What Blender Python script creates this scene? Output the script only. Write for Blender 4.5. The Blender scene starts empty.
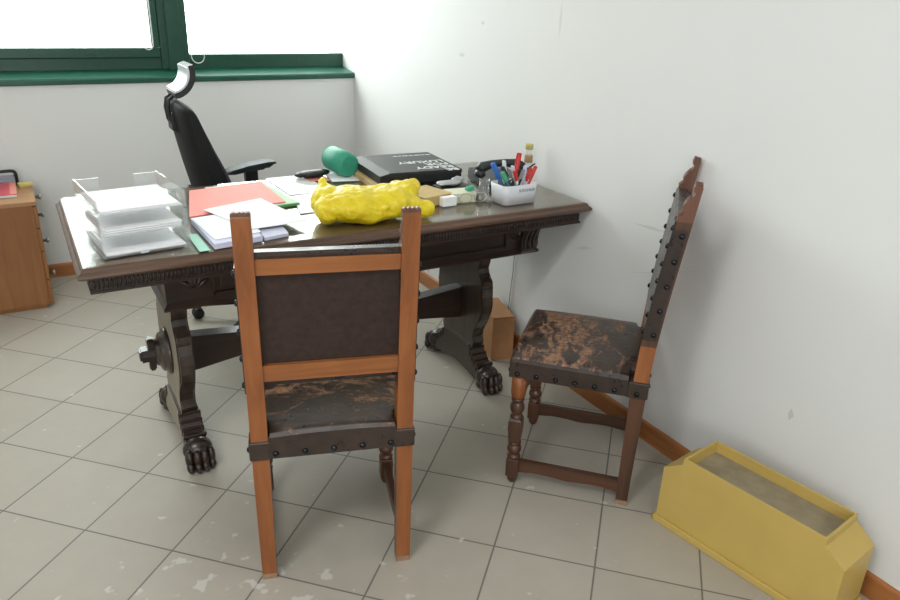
import bpy, bmesh, math, random
from mathutils import Vector, Matrix, Euler, noise as mnoise
random.seed(7)
SC = bpy.context.scene
COL = SC.collection
PI = math.pi

# ------------------------------------------------------------------ materials
class NT:
    def __init__(s, name):
        s.m = bpy.data.materials.new(name); s.m.use_nodes = True
        s.t = s.m.node_tree; s.n = s.t.nodes
        s.b = s.n['Principled BSDF']; s.out = s.n['Material Output']
    def add(s, typ, **kw):
        n = s.n.new(typ)
        for k, v in kw.items(): setattr(n, k, v)
        return n
    def link(s, a, b): s.t.links.new(a, b)
    def val(s, sock, v):
        if isinstance(v, (int, float)): sock.default_value = v
        elif isinstance(v, (tuple, list)):
            sock.default_value = v if len(v) == len(sock.default_value) else (*v, 1)
        else: s.link(v, sock)
    def math(s, op, a, b=None, c=None):
        n = s.add('ShaderNodeMath', operation=op); s.val(n.inputs[0], a)
        if b is not None: s.val(n.inputs[1], b)
        if c is not None: s.val(n.inputs[2], c)
        return n.outputs[0]
    def coord(s, kind='Object'): return s.add('ShaderNodeTexCoord').outputs[kind]
    def mapping(s, v, scale=(1, 1, 1), loc=(0, 0, 0), rot=(0, 0, 0)):
        n = s.add('ShaderNodeMapping'); s.link(v, n.inputs[0])
        n.inputs[1].default_value = loc; n.inputs[2].default_value = rot; n.inputs[3].default_value = scale
        return n.outputs[0]
    def noise(s, v, scale=5, detail=4, rough=.55, dist=0):
        n = s.add('ShaderNodeTexNoise'); s.link(v, n.inputs['Vector'])
        n.inputs['Scale'].default_value = scale; n.inputs['Detail'].default_value = detail
        n.inputs['Roughness'].default_value = rough; n.inputs['Distortion'].default_value = dist
        return n.outputs['Fac']
    def ramp(s, f, stops):
        n = s.add('ShaderNodeValToRGB'); s.link(f, n.inputs[0])
        e = n.color_ramp.elements
        while len(e) < len(stops): e.new(.5)
        for el, (p, c) in zip(e, stops):
            el.position = p; el.color = (*c, 1) if isinstance(c, (tuple, list)) else (c, c, c, 1)
        return n.outputs[0]
    def mix(s, f, a, b):
        n = s.add('ShaderNodeMix', data_type='RGBA'); s.val(n.inputs[0], f)
        s.val(n.inputs[6], a); s.val(n.inputs[7], b); return n.outputs[2]
    def bump(s, h, strength=.2, dist=.002):
        n = s.add('ShaderNodeBump'); s.link(h, n.inputs['Height'])
        n.inputs['Strength'].default_value = strength; n.inputs['Distance'].default_value = dist
        s.link(n.outputs[0], s.b.inputs['Normal'])
    def set(s, color=None, rough=None, metal=None, spec=None, coat=None):
        if color is not None: s.val(s.b.inputs['Base Color'], color)
        if rough is not None: s.val(s.b.inputs['Roughness'], rough)
        if metal is not None: s.val(s.b.inputs['Metallic'], metal)
        if spec is not None: s.val(s.b.inputs['Specular IOR Level'], spec)
        if coat is not None: s.val(s.b.inputs['Coat Weight'], coat); s.b.inputs['Coat Roughness'].default_value = .12

def plain(name, color, rough=.5, metal=0, spec=.5, var=.08, bump=0, scale=30):
    t = NT(name); c = t.coord(); n = t.noise(c, scale, 3)
    dark = tuple(x*(1-var) for x in color); lite = tuple(min(1, x*(1+var)) for x in color)
    t.set(t.ramp(n, [(.3, dark), (.7, lite)]), rough, metal, spec)
    if bump: t.bump(n, bump, .002)
    return t.m

def wood(name, dark, lite, axis=2, rough=.4, scale=14, spec=.5, coat=0, bump=.1):
    t = NT(name); c = t.coord()
    sc = [1, 1, 1]; sc[axis] = .07
    v = t.mapping(c, sc)
    n = t.noise(v, scale*3, 6, .6, .6); n2 = t.noise(c, 4, 3)
    f = t.math('ADD', t.math('MULTIPLY', n, .7), t.math('MULTIPLY', n2, .3))
    t.set(t.ramp(f, [(.3, dark), (.68, lite)]), rough, 0, spec, coat)
    t.bump(n, bump, .001)
    return t.m

def clear(name, tint=(1, 1, 1), gloss=1.0, haze=.0, hazecol=(.9, .92, .93)):
    t = NT(name); t.n.remove(t.b)
    tr = t.add('ShaderNodeBsdfTransparent'); tr.inputs[0].default_value = (*tint, 1)
    gl = t.add('ShaderNodeBsdfGlossy'); gl.inputs['Roughness'].default_value = .04
    fr = t.add('ShaderNodeFresnel'); ge = t.add('ShaderNodeNewGeometry')
    t.link(t.math('SUBTRACT', 1.5, t.math('MULTIPLY', ge.outputs['Backfacing'], 1.5-1/1.5)), fr.inputs[0])
    mx = t.add('ShaderNodeMixShader')
    t.link(t.math('MULTIPLY', fr.outputs[0], gloss), mx.inputs[0])
    t.link(tr.outputs[0], mx.inputs[1]); t.link(gl.outputs[0], mx.inputs[2])
    last = mx.outputs[0]
    if haze:
        df = t.add('ShaderNodeBsdfDiffuse'); df.inputs[0].default_value = (*hazecol, 1)
        m2 = t.add('ShaderNodeMixShader'); m2.inputs[0].default_value = haze
        t.link(last, m2.inputs[1]); t.link(df.outputs[0], m2.inputs[2]); last = m2.outputs[0]
    t.link(last, t.out.inputs[0])
    return t.m

GU, GR = -1.890448511, -.2296720052
def floor_mat():
    t = NT('floor_tiles'); c = t.coord()
    sp = t.add('ShaderNodeSeparateXYZ'); t.link(c, sp.inputs[0])
    x = t.math('SUBTRACT', sp.outputs[0], GU); y = t.math('SUBTRACT', sp.outputs[1], GR)
    s = 2**-.5
    u = t.math('MULTIPLY', t.math('SUBTRACT', x, y), s); v = t.math('MULTIPLY', t.math('ADD', x, y), s)
    du = t.math('PINGPONG', u, .15); dv = t.math('PINGPONG', v, .15)
    d = t.math('MINIMUM', du, dv)
    grout = t.math('LESS_THAN', d, .0026)
    # tone per tile
    cu = t.math('FLOOR', t.math('DIVIDE', u, .3)); cv = t.math('FLOOR', t.math('DIVIDE', v, .3))
    cb = t.add('ShaderNodeCombineXYZ'); t.link(cu, cb.inputs[0]); t.link(cv, cb.inputs[1])
    wn = t.add('ShaderNodeTexWhiteNoise', noise_dimensions='3D'); t.link(cb.outputs[0], wn.inputs[0])
    n = t.noise(c, 9, 5, .65); n2 = t.noise(c, 1.3, 2)
    f = t.math('ADD', t.math('ADD', t.math('MULTIPLY', n, .55), t.math('MULTIPLY', wn.outputs[0], .15)), t.math('MULTIPLY', n2, .35))
    tile = t.ramp(f, [(.3, (.385, .35, .29)), (.75, (.455, .415, .35))])
    # white paint flecks, only where the painter stood
    n3 = t.noise(c, 17, 2, .5); n4 = t.noise(c, 3.1, 2)
    dx = t.math('ADD', sp.outputs[0], 1.72); dy = t.math('ADD', sp.outputs[1], 2.98)
    r = t.math('SQRT', t.math('ADD', t.math('MULTIPLY', dx, dx), t.math('MULTIPLY', t.math('MULTIPLY', dy, dy), 1.6)))
    reg = t.math('SUBTRACT', 1, t.math('DIVIDE', r, .75))
    reg = t.math('MAXIMUM', reg, 0)
    thr = t.math('ADD', n3, t.math('ADD', t.math('MULTIPLY', reg, .20), t.math('MULTIPLY', n4, .10)))
    spl = t.ramp(thr, [(.755, 0.), (.80, 1.)])
    gr = t.mix(grout, tile, (.165, .15, .13))
    fin = t.mix(t.math('MULTIPLY', spl, .42), gr, (.74, .73, .70))
    t.set(fin, t.ramp(n, [(.3, .46), (.7, .56)]), 0, .4)
    t.bump(t.math('SUBTRACT', 1, grout), .35, .001)
    return t.m

def leather(name, base, lite, wear=None, wear_z=.452, rough=.33):
    t = NT(name); c = t.coord(); oi = t.add('ShaderNodeObjectInfo')
    off = t.add('ShaderNodeVectorMath', operation='ADD'); t.link(c, off.inputs[0])
    cb = t.add('ShaderNodeCombineXYZ'); t.link(t.math('MULTIPLY', oi.outputs['Random'], 0.0), cb.inputs[0]); t.link(cb.outputs[0], off.inputs[1])
    v = off.outputs[0]
    n = t.noise(v, 26, 5, .65); big = t.noise(v, 6, 3)
    col = t.ramp(t.math('ADD', t.math('MULTIPLY', n, .5), t.math('MULTIPLY', big, .5)), [(.35, base), (.7, lite)])
    vo = t.add('ShaderNodeTexVoronoi', feature='DISTANCE_TO_EDGE'); t.link(v, vo.inputs['Vector']); vo.inputs['Scale'].default_value = 55
    rr = t.ramp(n, [(.3, rough-.06), (.7, rough+.16)])
    if wear:
        sp = t.add('ShaderNodeSeparateXYZ'); t.link(c, sp.inputs[0])
        x, y, z = sp.outputs
        wm = t.mapping(v, (1, 1.9, 1))
        w1 = t.noise(wm, 13, 8, .78, .7)
        # worn towards the front middle of the seat
        yb = t.math('SUBTRACT', 1, t.math('MULTIPLY', t.math('ABSOLUTE', t.math('SUBTRACT', y, .265)), 5.2))
        yb = t.math('MAXIMUM', yb, -.4)
        m = t.math('ADD', w1, t.math('MULTIPLY', yb, .10))
        top = t.math('GREATER_THAN', z, wear_z)
        mk = t.math('MULTIPLY', t.ramp(m, [(.54, 0.), (.60, 1.)]), top)
        wc = t.ramp(t.noise(v, 60, 3), [(.35, (.17, .075, .038)), (.65, (.42, .23, .13))])
        # fine cracks
        cr = t.add('ShaderNodeTexVoronoi', feature='DISTANCE_TO_EDGE'); t.link(t.mapping(v, (1, 1, 1)), cr.inputs['Vector']); cr.inputs['Scale'].default_value = 13
        ck = t.math('MULTIPLY', t.math('LESS_THAN', cr.outputs[0], .012), t.math('MULTIPLY', t.math('GREATER_THAN', big, .5), top))
        col = t.mix(t.math('MULTIPLY', ck, .16), col, (.22, .16, .12))
        col = t.mix(t.math('MULTIPLY', mk, .8), col, wc)
        rr = t.mix(mk, rr, (.6, .6, .6))
    t.set(col, rr, 0, .5)
    t.bump(vo.outputs[0], .12, .001)
    return t.m

M = {}
M['floor'] = floor_mat()
def wall_mat(name, col, marks=()):
    t = NT(name); c = t.coord(); n = t.noise(c, 120, 4, .6); n2 = t.noise(c, 1.1, 3)
    n3 = t.noise(c, 7, 3); sp = t.ramp(n3, [(.745, 0.), (.79, 1.)])
    base = t.ramp(n2, [(.3, tuple(x*.965 for x in col)), (.7, col)])
    fin = t.mix(t.math('MULTIPLY', sp, .10), base, (.45, .44, .42))
    if marks:   # old scuffs and pencil-thin scratches at their own places on the wall
        s3 = t.add('ShaderNodeSeparateXYZ'); t.link(c, s3.inputs[0])
        tot = None; wob = t.math('MULTIPLY', t.math('SUBTRACT', t.noise(c, 30, 3), .5), .9)
        for (y0, z0, a, b, slope, k) in marks:
            dy = t.math('SUBTRACT', s3.outputs[1], y0)
            dz = t.math('SUBTRACT', t.math('SUBTRACT', s3.outputs[2], z0), t.math('MULTIPLY', dy, slope))
            d = t.math('ADD', t.math('ADD', t.math('ABSOLUTE', t.math('DIVIDE', dy, a)), t.math('ABSOLUTE', t.math('DIVIDE', dz, b))), wob)
            mk = t.math('MULTIPLY', t.math('LESS_THAN', d, 1), k)
            tot = mk if tot is None else t.math('MAXIMUM', tot, mk)
        fin = t.mix(tot, fin, (.40, .38, .35))
    t.set(fin, .85, 0, .25); t.bump(n, .12, .001)
    return t.m
M['wall'] = wall_mat('wall_paint', (.80, .805, .795))
M['wallr'] = wall_mat('wall_paint_scuffed', (.80, .805, .795), ((-2.64, .798, .10, .006, -.06, .28), (-2.03, 1.455, .008, .07, 0, .22), (-1.476, 1.42, .02, .008, 0, .35), (-1.305, 1.272, .03, .01, 0, .30), (-2.72, .66, .16, .004, -.35, .22), (-3.30, .40, .010, .022, 0, .4), (-2.3, .62, .05, .008, -.3, .25)))
M['ceil'] = plain('ceiling_paint', (.82, .82, .81), .9, var=.02)
M['base'] = wood('baseboard_wood', (.30, .105, .028), (.50, .20, .065), 1, .42, 10)
M['basex'] = wood('baseboard_wood_back', (.30, .105, .028), (.50, .20, .065), 0, .42, 10)
M['green'] = plain('green_painted_metal', (.008, .062, .040), .32, 0, .5, .12)
M['greenl'] = plain('green_sill_paint', (.010, .085, .055), .28, 0, .5, .12)
M['pane'] = clear('window_glass', (.97, .99, .98), .8)
M['glass'] = clear('table_glass', (.95, .975, .96), .85)
M['acrylic'] = clear('clear_acrylic', (.985, .99, .99), .8, .06, (.95, .96, .97))
M['clearp'] = clear('clear_plastic', (.95, .96, .96), 1.0, .18)
M['sleeve'] = clear('plastic_sleeve', (.98, .98, .98), 1.0, .70, (.78, .78, .76))
M['desk'] = wood('dark_walnut', (.010, .0055, .004), (.040, .020, .013), 0, .34, 12, .5, .25)
M['deskleg'] = wood('dark_walnut_upright', (.016, .010, .007), (.055, .036, .026), 2, .30, 12, .5, .5)
M['dustsheen'] = wood('dusty_wood_sheen', (.22, .19, .145), (.36, .32, .25), 2, .6, 12)  # paler than the other walnut, with the lit side's sheen in the colour
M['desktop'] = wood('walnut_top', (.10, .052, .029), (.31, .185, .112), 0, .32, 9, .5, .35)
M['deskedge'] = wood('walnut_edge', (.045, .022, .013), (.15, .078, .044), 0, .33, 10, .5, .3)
M['orange'] = wood('worn_orange_wood', (.165, .048, .012), (.335, .115, .033), 2, .42, 12)
M['orangex'] = wood('worn_orange_rail', (.175, .053, .013), (.36, .13, .038), 0, .42, 12)
M['brown'] = wood('stained_brown_wood', (.030, .011, .006), (.115, .045, .020), 2, .36, 12, .5, .2)
M['brownx'] = wood('stained_brown_stretcher', (.032, .012, .006), (.12, .047, .021), 1, .36, 12, .5, .2)
M['redbrown'] = wood('redbrown_finial', (.09, .032, .016), (.20, .085, .05), 2, .42, 12)
M['tip'] = plain('bare_wood_tip', (.30, .19, .12), .7, var=.2)
M['seat'] = leather('worn_seat_leather', (.019, .0115, .0085), (.058, .035, .026), True, .4705, .30)
M['back'] = leather('back_leather', (.016, .0095, .008), (.042, .026, .020), None, 0, .27)
M['backcloth'] = plain('dull_leather_reverse', (.036, .021, .016), .75, 0, .3, .2, .2, 60)
M['nail'] = plain('black_domed_nail', (.025, .028, .035), .2, .85, .6, .2)
M['yellow'] = plain('yellow_painted_metal', (.56, .395, .11), .45, 0, .5, .05, .02, 8)
M['soil'] = plain('dusty_liner', (.30, .25, .16), .8, 0, .3, .15, .1, 20)
M['cab'] = wood('cabinet_wood', (.20, .075, .020), (.33, .14, .045), 2, .45, 7)
M['cabtop'] = wood('cabinet_top_wood', (.30, .145, .055), (.45, .24, .105), 0, .45, 7)
M['steel'] = plain('brushed_steel', (.45, .45, .46), .3, .9)
M['black'] = plain('black_plastic', (.010, .0105, .012), .42, 0, .5, .2)
M['fabric'] = plain('black_mesh_fabric', (.011, .0115, .013), .75, 0, .3, .25, .3, 90)
M['silver'] = plain('silver_grey_plastic', (.66, .70, .74), .30, .15, .5, .03)
M['greyarm'] = plain('dark_grey_armpad', (.035, .042, .048), .38, 0, .5, .1)
M['paper'] = plain('white_paper', (.91, .92, .93), .8, 0, .2, .01)
M['lilac'] = plain('lilac_white_paper', (.66, .67, .82), .8, 0, .2, .03)
M['red'] = plain('salmon_red_card', (.84, .235, .19), .6, 0, .3, .04)
M['pgreen'] = plain('pale_green_paper', (.63, .79, .60), .8, 0, .2, .03)
M['gcard'] = plain('green_card', (.10, .34, .12), .6, 0, .3, .06)
M['teal'] = plain('sea_green_plastic', (.07, .40, .25), .4, 0, .4, .07)
M['case'] = plain('sea_green_case', (.045, .335, .225), .5, 0, .4, .10, .1, 40)
M['tan'] = plain('tan_cardboard', (.58, .42, .19), .7, 0, .3, .05)
M['carton'] = plain('brown_cardboard', (.40, .20, .09), .75, 0, .3, .06)
M['boxblack'] = plain('matt_black_card', (.017, .018, .019), .5, 0, .45, .1)
M['boxtop'] = plain('charcoal_card_lid', (.034, .035, .035), .55, 0, .5, .06)
M['ink'] = plain('white_print', (.80, .80, .80), .6, 0, .3, .01)
M['inkgrey'] = plain('blue_grey_print', (.045, .08, .13), .6, 0, .3, .02)
M['wplastic'] = plain('white_plastic', (.74, .76, .80), .32, 0, .5, .015)
M['blue'] = plain('blue_plastic', (.03, .15, .55), .3, 0, .5, .05)
M['dteal'] = plain('dark_teal_plastic', (.015, .10, .16), .3, 0, .5, .05)
M['redp'] = plain('red_plastic', (.62, .03, .025), .3, 0, .5, .05)
M['grey'] = plain('grey_plastic', (.24, .25, .26), .4, 0, .5, .05)
M['phone'] = plain('phone_black_plastic', (.022, .027, .028), .28, 0, .5, .06)
M['cream'] = plain('cream_paper', (.74, .73, .55), .8, 0, .2, .03)
M['foil'] = plain('grey_foil', (.50, .51, .52), .28, .6, .5, .1, .4, 60)
M['cork'] = plain('cork', (.40, .25, .13), .8, 0, .3, .2)
M['ycap'] = plain('yellow_cap', (.50, .42, .12), .4, 0, .5, .05)
M['amber'] = clear('amber_liquid', (.75, .55, .32), .8, .15, (.5, .35, .18))
M['pink'] = plain('pink_red_cover', (.60, .06, .09), .4, 0, .5, .08, 0, 15)
M['salmonedge'] = plain('salmon_cover_edge', (.80, .28, .22), .5, 0, .4, .05)
M['post'] = plain('yellow_sticky_paper', (.70, .58, .22), .7, 0, .3, .06)
M['bluegrey'] = clear('blue_grey_clear_plastic', (.75, .80, .86), 1.0, .35, (.45, .52, .60))
M['cordw'] = plain('white_cord', (.75, .74, .70), .6, 0, .3, .03)
M['cordg'] = plain('grey_cord', (.42, .42, .40), .6, 0, .3, .03)
def bag_mat():
    t = NT('yellow_bag_plastic'); c = t.coord(); n = t.noise(c, 28, 5, .6, .8)
    t.set(t.ramp(n, [(.3, (.80, .60, .006)), (.7, (.92, .76, .03))]), .34, 0, .5)
    t.b.inputs['Subsurface Weight'].default_value = .25
    t.b.inputs['Subsurface Radius'].default_value = (.03, .02, .004); t.b.inputs['Subsurface Scale'].default_value = .6
    t.bump(n, .6, .008)
    return t.m
M['bag'] = bag_mat()

# ------------------------------------------------------------------ mesh builder
class MB:
    def __init__(s): s.bm = bmesh.new()
    def _tag(s, faces, mi, smooth=False):
        for f in faces: f.material_index = mi; f.smooth = smooth
    def box(s, lo, hi, mi=0, mat=None, bevel=0):
        lo = Vector(lo); hi = Vector(hi)
        r = bmesh.ops.create_cube(s.bm, size=1)
        c = (lo+hi)/2; d = hi-lo
        for v in r['verts']:
            v.co = Vector((v.co.x*d.x, v.co.y*d.y, v.co.z*d.z)) + c
        es = {e for v in r['verts'] for e in v.link_edges}; vs = r['verts']
        fs = {f for v in vs for f in v.link_faces}
        if bevel:
            b = bmesh.ops.bevel(s.bm, geom=list(es), offset=bevel, segments=2, affect='EDGES', profile=.5)
            fs = {f for f in fs if f.is_valid} | set(b['faces'])
            vs = list({v for f in fs for v in f.verts})
        if mat is not None:
            for v in vs: v.co = mat @ v.co
        s._tag(fs, mi); return s
    def quad(s, pts, z0, th, mi=0, curl=0):
        """sheet: four (x,y) corners from z0, thickness th"""
        n = 6; g = []
        for layer in (0, 1):
            row = []
            for j in range(n+1):
                r = []
                for i in range(n+1):
                    u, v = i/n, j/n
                    x = (1-u)*(1-v)*pts[0][0]+u*(1-v)*pts[1][0]+u*v*pts[2][0]+(1-u)*v*pts[3][0]
                    y = (1-u)*(1-v)*pts[0][1]+u*(1-v)*pts[1][1]+u*v*pts[2][1]+(1-u)*v*pts[3][1]
                    z = z0 + layer*th + curl*(max(0, u-.5)*max(0, v-.4)*4 + .35*max(0, .3-u)*3*v)
                    r.append(s.bm.verts.new((x, y, z)))
                row.append(r)
            g.append(row)
        fs = []
        for j in range(n):
            for i in range(n):
                a = [g[1][j][i], g[1][j][i+1], g[1][j+1][i+1], g[1][j+1][i]]; fs.append(s.bm.faces.new(a))
                a = [g[0][j][i], g[0][j+1][i], g[0][j+1][i+1], g[0][j][i+1]]; fs.append(s.bm.faces.new(a))
        for k in range(n):
            for (p, q) in (((0, k), (0, k+1)), ((n, k+1), (n, k)), ((k+1, 0), (k, 0)), ((k, n), (k+1, n))):
                fs.append(s.bm.faces.new([g[0][p[0]][p[1]], g[0][q[0]][q[1]], g[1][q[0]][q[1]], g[1][p[0]][p[1]]]))
        s._tag(fs, mi); return s
    def prism(s, poly, axis, a, b, mi=0, bevel=0, smooth=False):
        """poly in the plane across axis: axis x -> (y,z); y -> (x,z); z -> (x,y)"""
        def P(p, t): return {'x': (t, p[0], p[1]), 'y': (p[0], t, p[1]), 'z': (p[0], p[1], t)}[axis]
        v0 = [s.bm.verts.new(P(p, a)) for p in poly]; v1 = [s.bm.verts.new(P(p, b)) for p in poly]
        n = len(poly); fs = [s.bm.faces.new(v0[::-1]), s.bm.faces.new(v1)]; sides = []
        for i in range(n):
            sides.append(s.bm.faces.new([v0[i], v0[(i+1) % n], v1[(i+1) % n], v1[i]]))
        if bevel:
            es = list(fs[0].edges)+list(fs[1].edges)
            r = bmesh.ops.bevel(s.bm, geom=es, offset=bevel, segments=2, affect='EDGES')
            s._tag(r['faces'], mi)
        s._tag([f for f in fs if f.is_valid], mi); s._tag([f for f in sides if f.is_valid], mi, smooth); return s
    def lathe(s, prof, c=(0, 0, 0), n=20, mi=0, mat=None, smooth=True):
        """prof list of (r,z); axis z through c; closed with caps"""
        rings = []; c = Vector(c)
        for r, z in prof:
            ring = []
            for k in range(n):
                a = 2*PI*k/n; p = Vector((r*math.cos(a), r*math.sin(a), z))
                if mat is not None: p = mat @ p
                ring.append(s.bm.verts.new(p + c))
            rings.append(ring)
        fs = []
        for r0, r1 in zip(rings, rings[1:]):
            for k in range(n): fs.append(s.bm.faces.new([r0[k], r0[(k+1) % n], r1[(k+1) % n], r1[k]]))
        s._tag(fs, mi, smooth)
        s._tag([s.bm.faces.new(rings[0][::-1]), s.bm.faces.new(rings[-1])], mi)
        return s
    def tube(s, pts, r, n=8, mi=0, closed=False, flat=1.0):
        pts = [Vector(p) for p in pts]; rings = []; N = len(pts)
        up = Vector((0, 0, 1)); prev = None
        for i, p in enumerate(pts):
            a = pts[(i-1) % N] if closed else pts[max(0, i-1)]; b = pts[(i+1) % N] if closed else pts[min(N-1, i+1)]
            t = (b-a).normalized()
            if prev is None:
                x = t.cross(up)
                if x.length < 1e-3: x = t.cross(Vector((1, 0, 0)))
            else: x = prev - t*prev.dot(t)
            x.normalize(); prev = x; y = t.cross(x)
            rr = r[i] if isinstance(r, (list, tuple)) else r
            rings.append([s.bm.verts.new(p + x*rr*math.cos(2*PI*k/n) + y*rr*flat*math.sin(2*PI*k/n)) for k in range(n)])
        fs = []
        for i in range(N if closed else N-1):
            r0, r1 = rings[i], rings[(i+1) % N]
            for k in range(n): fs.append(s.bm.faces.new([r0[k], r0[(k+1) % n], r1[(k+1) % n], r1[k]]))
        s._tag(fs, mi, True)
        if not closed: s._tag([s.bm.faces.new(rings[0][::-1]), s.bm.faces.new(rings[-1])], mi)
        return s
    def ball(s, c, r, mi=0, sub=2, scale=(1, 1, 1), mat=None):
        o = bmesh.ops.create_icosphere(s.bm, subdivisions=sub, radius=1)
        for v in o['verts']:
            p = Vector((v.co.x*r*scale[0], v.co.y*r*scale[1], v.co.z*r*scale[2]))
            if mat is not None: p = mat @ p
            v.co = p + Vector(c)
        s._tag({f for v in o['verts'] for f in v.link_faces}, mi, True); return s
    def build(s, name, mats, parent=None, tf=None):
        if tf is not None: s.bm.transform(tf)
        bmesh.ops.recalc_face_normals(s.bm, faces=s.bm.faces)
        me = bpy.data.meshes.new(name); s.bm.to_mesh(me); s.bm.free()
        if not isinstance(mats, (list, tuple)): mats = [mats]
        for m in mats: me.materials.append(m)
        o = bpy.data.objects.new(name, me); COL.objects.link(o)
        if parent is not None: o.parent = parent
        return o

def tag(o, label, cat, group=None):
    o['label'] = label; o['category'] = cat
    if group: o['group'] = group
    return o
def thing(name, label, cat, loc=(0, 0, 0), rz=0, group=None):
    o = bpy.data.objects.new(name, None); COL.objects.link(o)
    o.location = loc; o.rotation_euler = (0, 0, rz); o.empty_display_size = .05
    return tag(o, label, cat, group)
def struct(o, label=None):
    o['kind'] = 'structure'
    if label: o['label'] = label
    return o
def RZ(a): return Matrix.Rotation(a, 4, 'Z')
def text_mesh(name, body, size, mat, parent, tf, align='LEFT', extrude=.0003):
    cu = bpy.data.curves.new(name, 'FONT'); cu.body = body; cu.size = size; cu.extrude = extrude; cu.align_x = align; cu.resolution_u = 3; cu.offset = size*.012
    ob = bpy.data.objects.new(name, cu); COL.objects.link(ob)
    bpy.context.view_layer.update()
    me = bpy.data.meshes.new_from_object(ob.evaluated_get(bpy.context.evaluated_depsgraph_get()))
    bpy.data.objects.remove(ob)
    me.transform(tf); me.materials.clear(); me.materials.append(mat); me.name = name
    o = bpy.data.objects.new(name, me); COL.objects.link(o); o.parent = parent
    return o

# ------------------------------------------------------------------ the room
XL, YF, HC = -4.8, -6.6, 2.85
WD = .17                      # depth of the window niche
SILL = 1.035
b = MB(); b.box((XL, YF, -.1), (.15, .4, 0)); struct(b.build('floor', M['floor']))
b = MB(); b.box((0, YF, 0), (.15, .4, HC)); struct(b.build('wall_right', M['wallr']))
WX = -2.25
b = MB(); b.box((XL, 0, 0), (0, .4, SILL)); b.box((XL, 0, 2.45), (0, .4, HC)); b.box((XL, 0, SILL), (WX, .4, 2.45)); struct(b.build('wall_back', M['wall']))
b = MB(); b.box((XL-.15, YF, 0), (XL, .4, HC)); struct(b.build('wall_left', M['wall']))
b = MB(); b.box((XL-.15, YF-.15, 0), (.15, YF, HC)); struct(b.build('wall_front', M['wall']))
b = MB(); b.box((XL-.15, YF-.15, HC), (.15, .4, HC+.1)); struct(b.build('ceiling', M['ceil']))
def skirting(axis, a, c):
    # profile with a rounded top
    pr = [(0, 0), (-.012, 0), (-.012, .064), (-.0105, .071), (-.006, .075), (0, .075)]
    q = MB()
    if axis == 'y': q.prism(pr, 'y', a, c)
    else: q.prism(pr, 'x', a, c)
    return q
struct(skirting('y', YF, 0).build('baseboard_right', M['base']))
struct(skirting('x', XL, -.012).build('baseboard_back', M['basex']))

# windows: two panes either side of a green mullion
w1 = struct(bpy.data.objects.new('window_1', None), 'wide window pane left of the green mullion'); COL.objects.link(w1)
b = MB(); b.box((WX, WD, 1.085), (-1.09, WD+.07, 1.155), bevel=.006); b.box((WX, WD, 2.39), (-1.09, WD+.07, 2.45)); b.box((WX, WD, 1.085), (WX+.06, WD+.07, 2.45))
b.build('window_frame', M['green'], w1)
b = MB(); b.box((WX+.06, WD-.012, 1.15), (-1.10, WD+.045, 1.205), bevel=.006); b.box((-1.145, WD-.012, 1.206), (-1.10, WD+.045, 2.395), bevel=.006)
b.box((WX+.06, WD-.012, 1.206), (WX+.11, WD+.045, 2.395)); b.build('sash', M['green'], w1)
b = MB(); b.box((WX+.05, WD+.05, 1.15), (-1.1, WD+.056, 2.4)); b.build('pane', M['pane'], w1)
w2 = struct(bpy.data.objects.new('window_2', None), 'window pane between the green mullion and the corner'); COL.objects.link(w2)
b = MB(); b.box((-.945, WD, 1.085), (0, WD+.07, 1.168), bevel=.006); b.box((-.945, WD, 2.39), (0, WD+.07, 2.45)); b.build('window_frame', M['green'], w2)
b = MB(); b.box((-.945, WD+.05, 1.165), (0, WD+.056, 2.395)); b.build('pane', M['pane'], w2)
b = MB(); b.box((-1.10, WD-.018, 1.085), (-.945, WD+.08, 2.45), bevel=.008); b.box((-1.06, WD-.03, 1.085), (-.985, WD-.016, 2.45), bevel=.004)
struct(b.build('trim_1', M['green']), 'green window mullion')
b = MB(); b.prism([(WD+.03, SILL), (-.012, SILL), (-.018, SILL+.006), (-.018, SILL+.024), (-.012, SILL+.031), (WD+.03, 1.092)], 'x', WX, 0, mi=0)
struct(b.build('trim_2', M['greenl']), 'green painted window sill')
# blind cords: white loops hanging in front of the frame
def loop(name, x, zb, w, lab):
    pts = []
    for k in range(25):
        a = PI*k/24; pts.append((x-w*math.cos(a), .13, zb+w*1.1*(1-math.sin(a))))
    top = [(x-w, .13, 2.38-(2.38-zb-w*1.1)*k/10) for k in range(10)]
    top2 = [(x+w, .13, zb+w*1.1+(2.38-zb-w*1.1)*(k+1)/10) for k in range(10)]
    tag(MB().tube(top+pts+top2, .0028, 6).build(name, M['cordw']), lab, 'blind cord', 'window blind cords')
loop('blind_cord', -1.166, 1.196, .026, 'white blind cord loop hanging at the end of the wide left window pane')
loop('blind_cord', -.905, 1.122, .036, 'white blind cord loop hanging just right of the green mullion')

# ------------------------------------------------------------------ desk
ZT = .816
DX0, DX1, DY0, DY1 = -1.795, -.006, -2.332, -1.500
desk = thing('writing_desk', 'dark carved wooden trestle desk with a glass-covered top and paw feet', 'desk', (-.9025, -1.92, 0))
DT = Matrix.Translation((.9025, 1.92, 0))
def moulded(z_prof, x0, x1, y0, y1, mi=0, mbld=None):
    """rectangular stack of rings: z_prof = (inset,z)"""
    q = mbld or MB(); rings = []
    for ins, z in z_prof:
        rings.append([q.bm.verts.new(p) for p in ((x0+ins, y0+ins, z), (x1-ins, y0+ins, z), (x1-ins, y1-ins, z), (x0+ins, y1-ins, z))])
    fs = []
    for a, c in zip(rings, rings[1:]):
        for k in range(4): fs.append(q.bm.faces.new([a[k], a[(k+1) % 4], c[(k+1) % 4], c[k]]))
    fs += [q.bm.faces.new(rings[0][::-1]), q.bm.faces.new(rings[-1])]
    q._tag(fs, mi); return q
q = moulded([(.03, .772), (.012, .776), (.004, .781), (0, .786), (.001, .792), (.006, .797), (.010, .799), (.012, .803), (.014, .808), (.019, .8105), (.026, .811)], DX0, DX1, DY0, DY1, 0)
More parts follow.
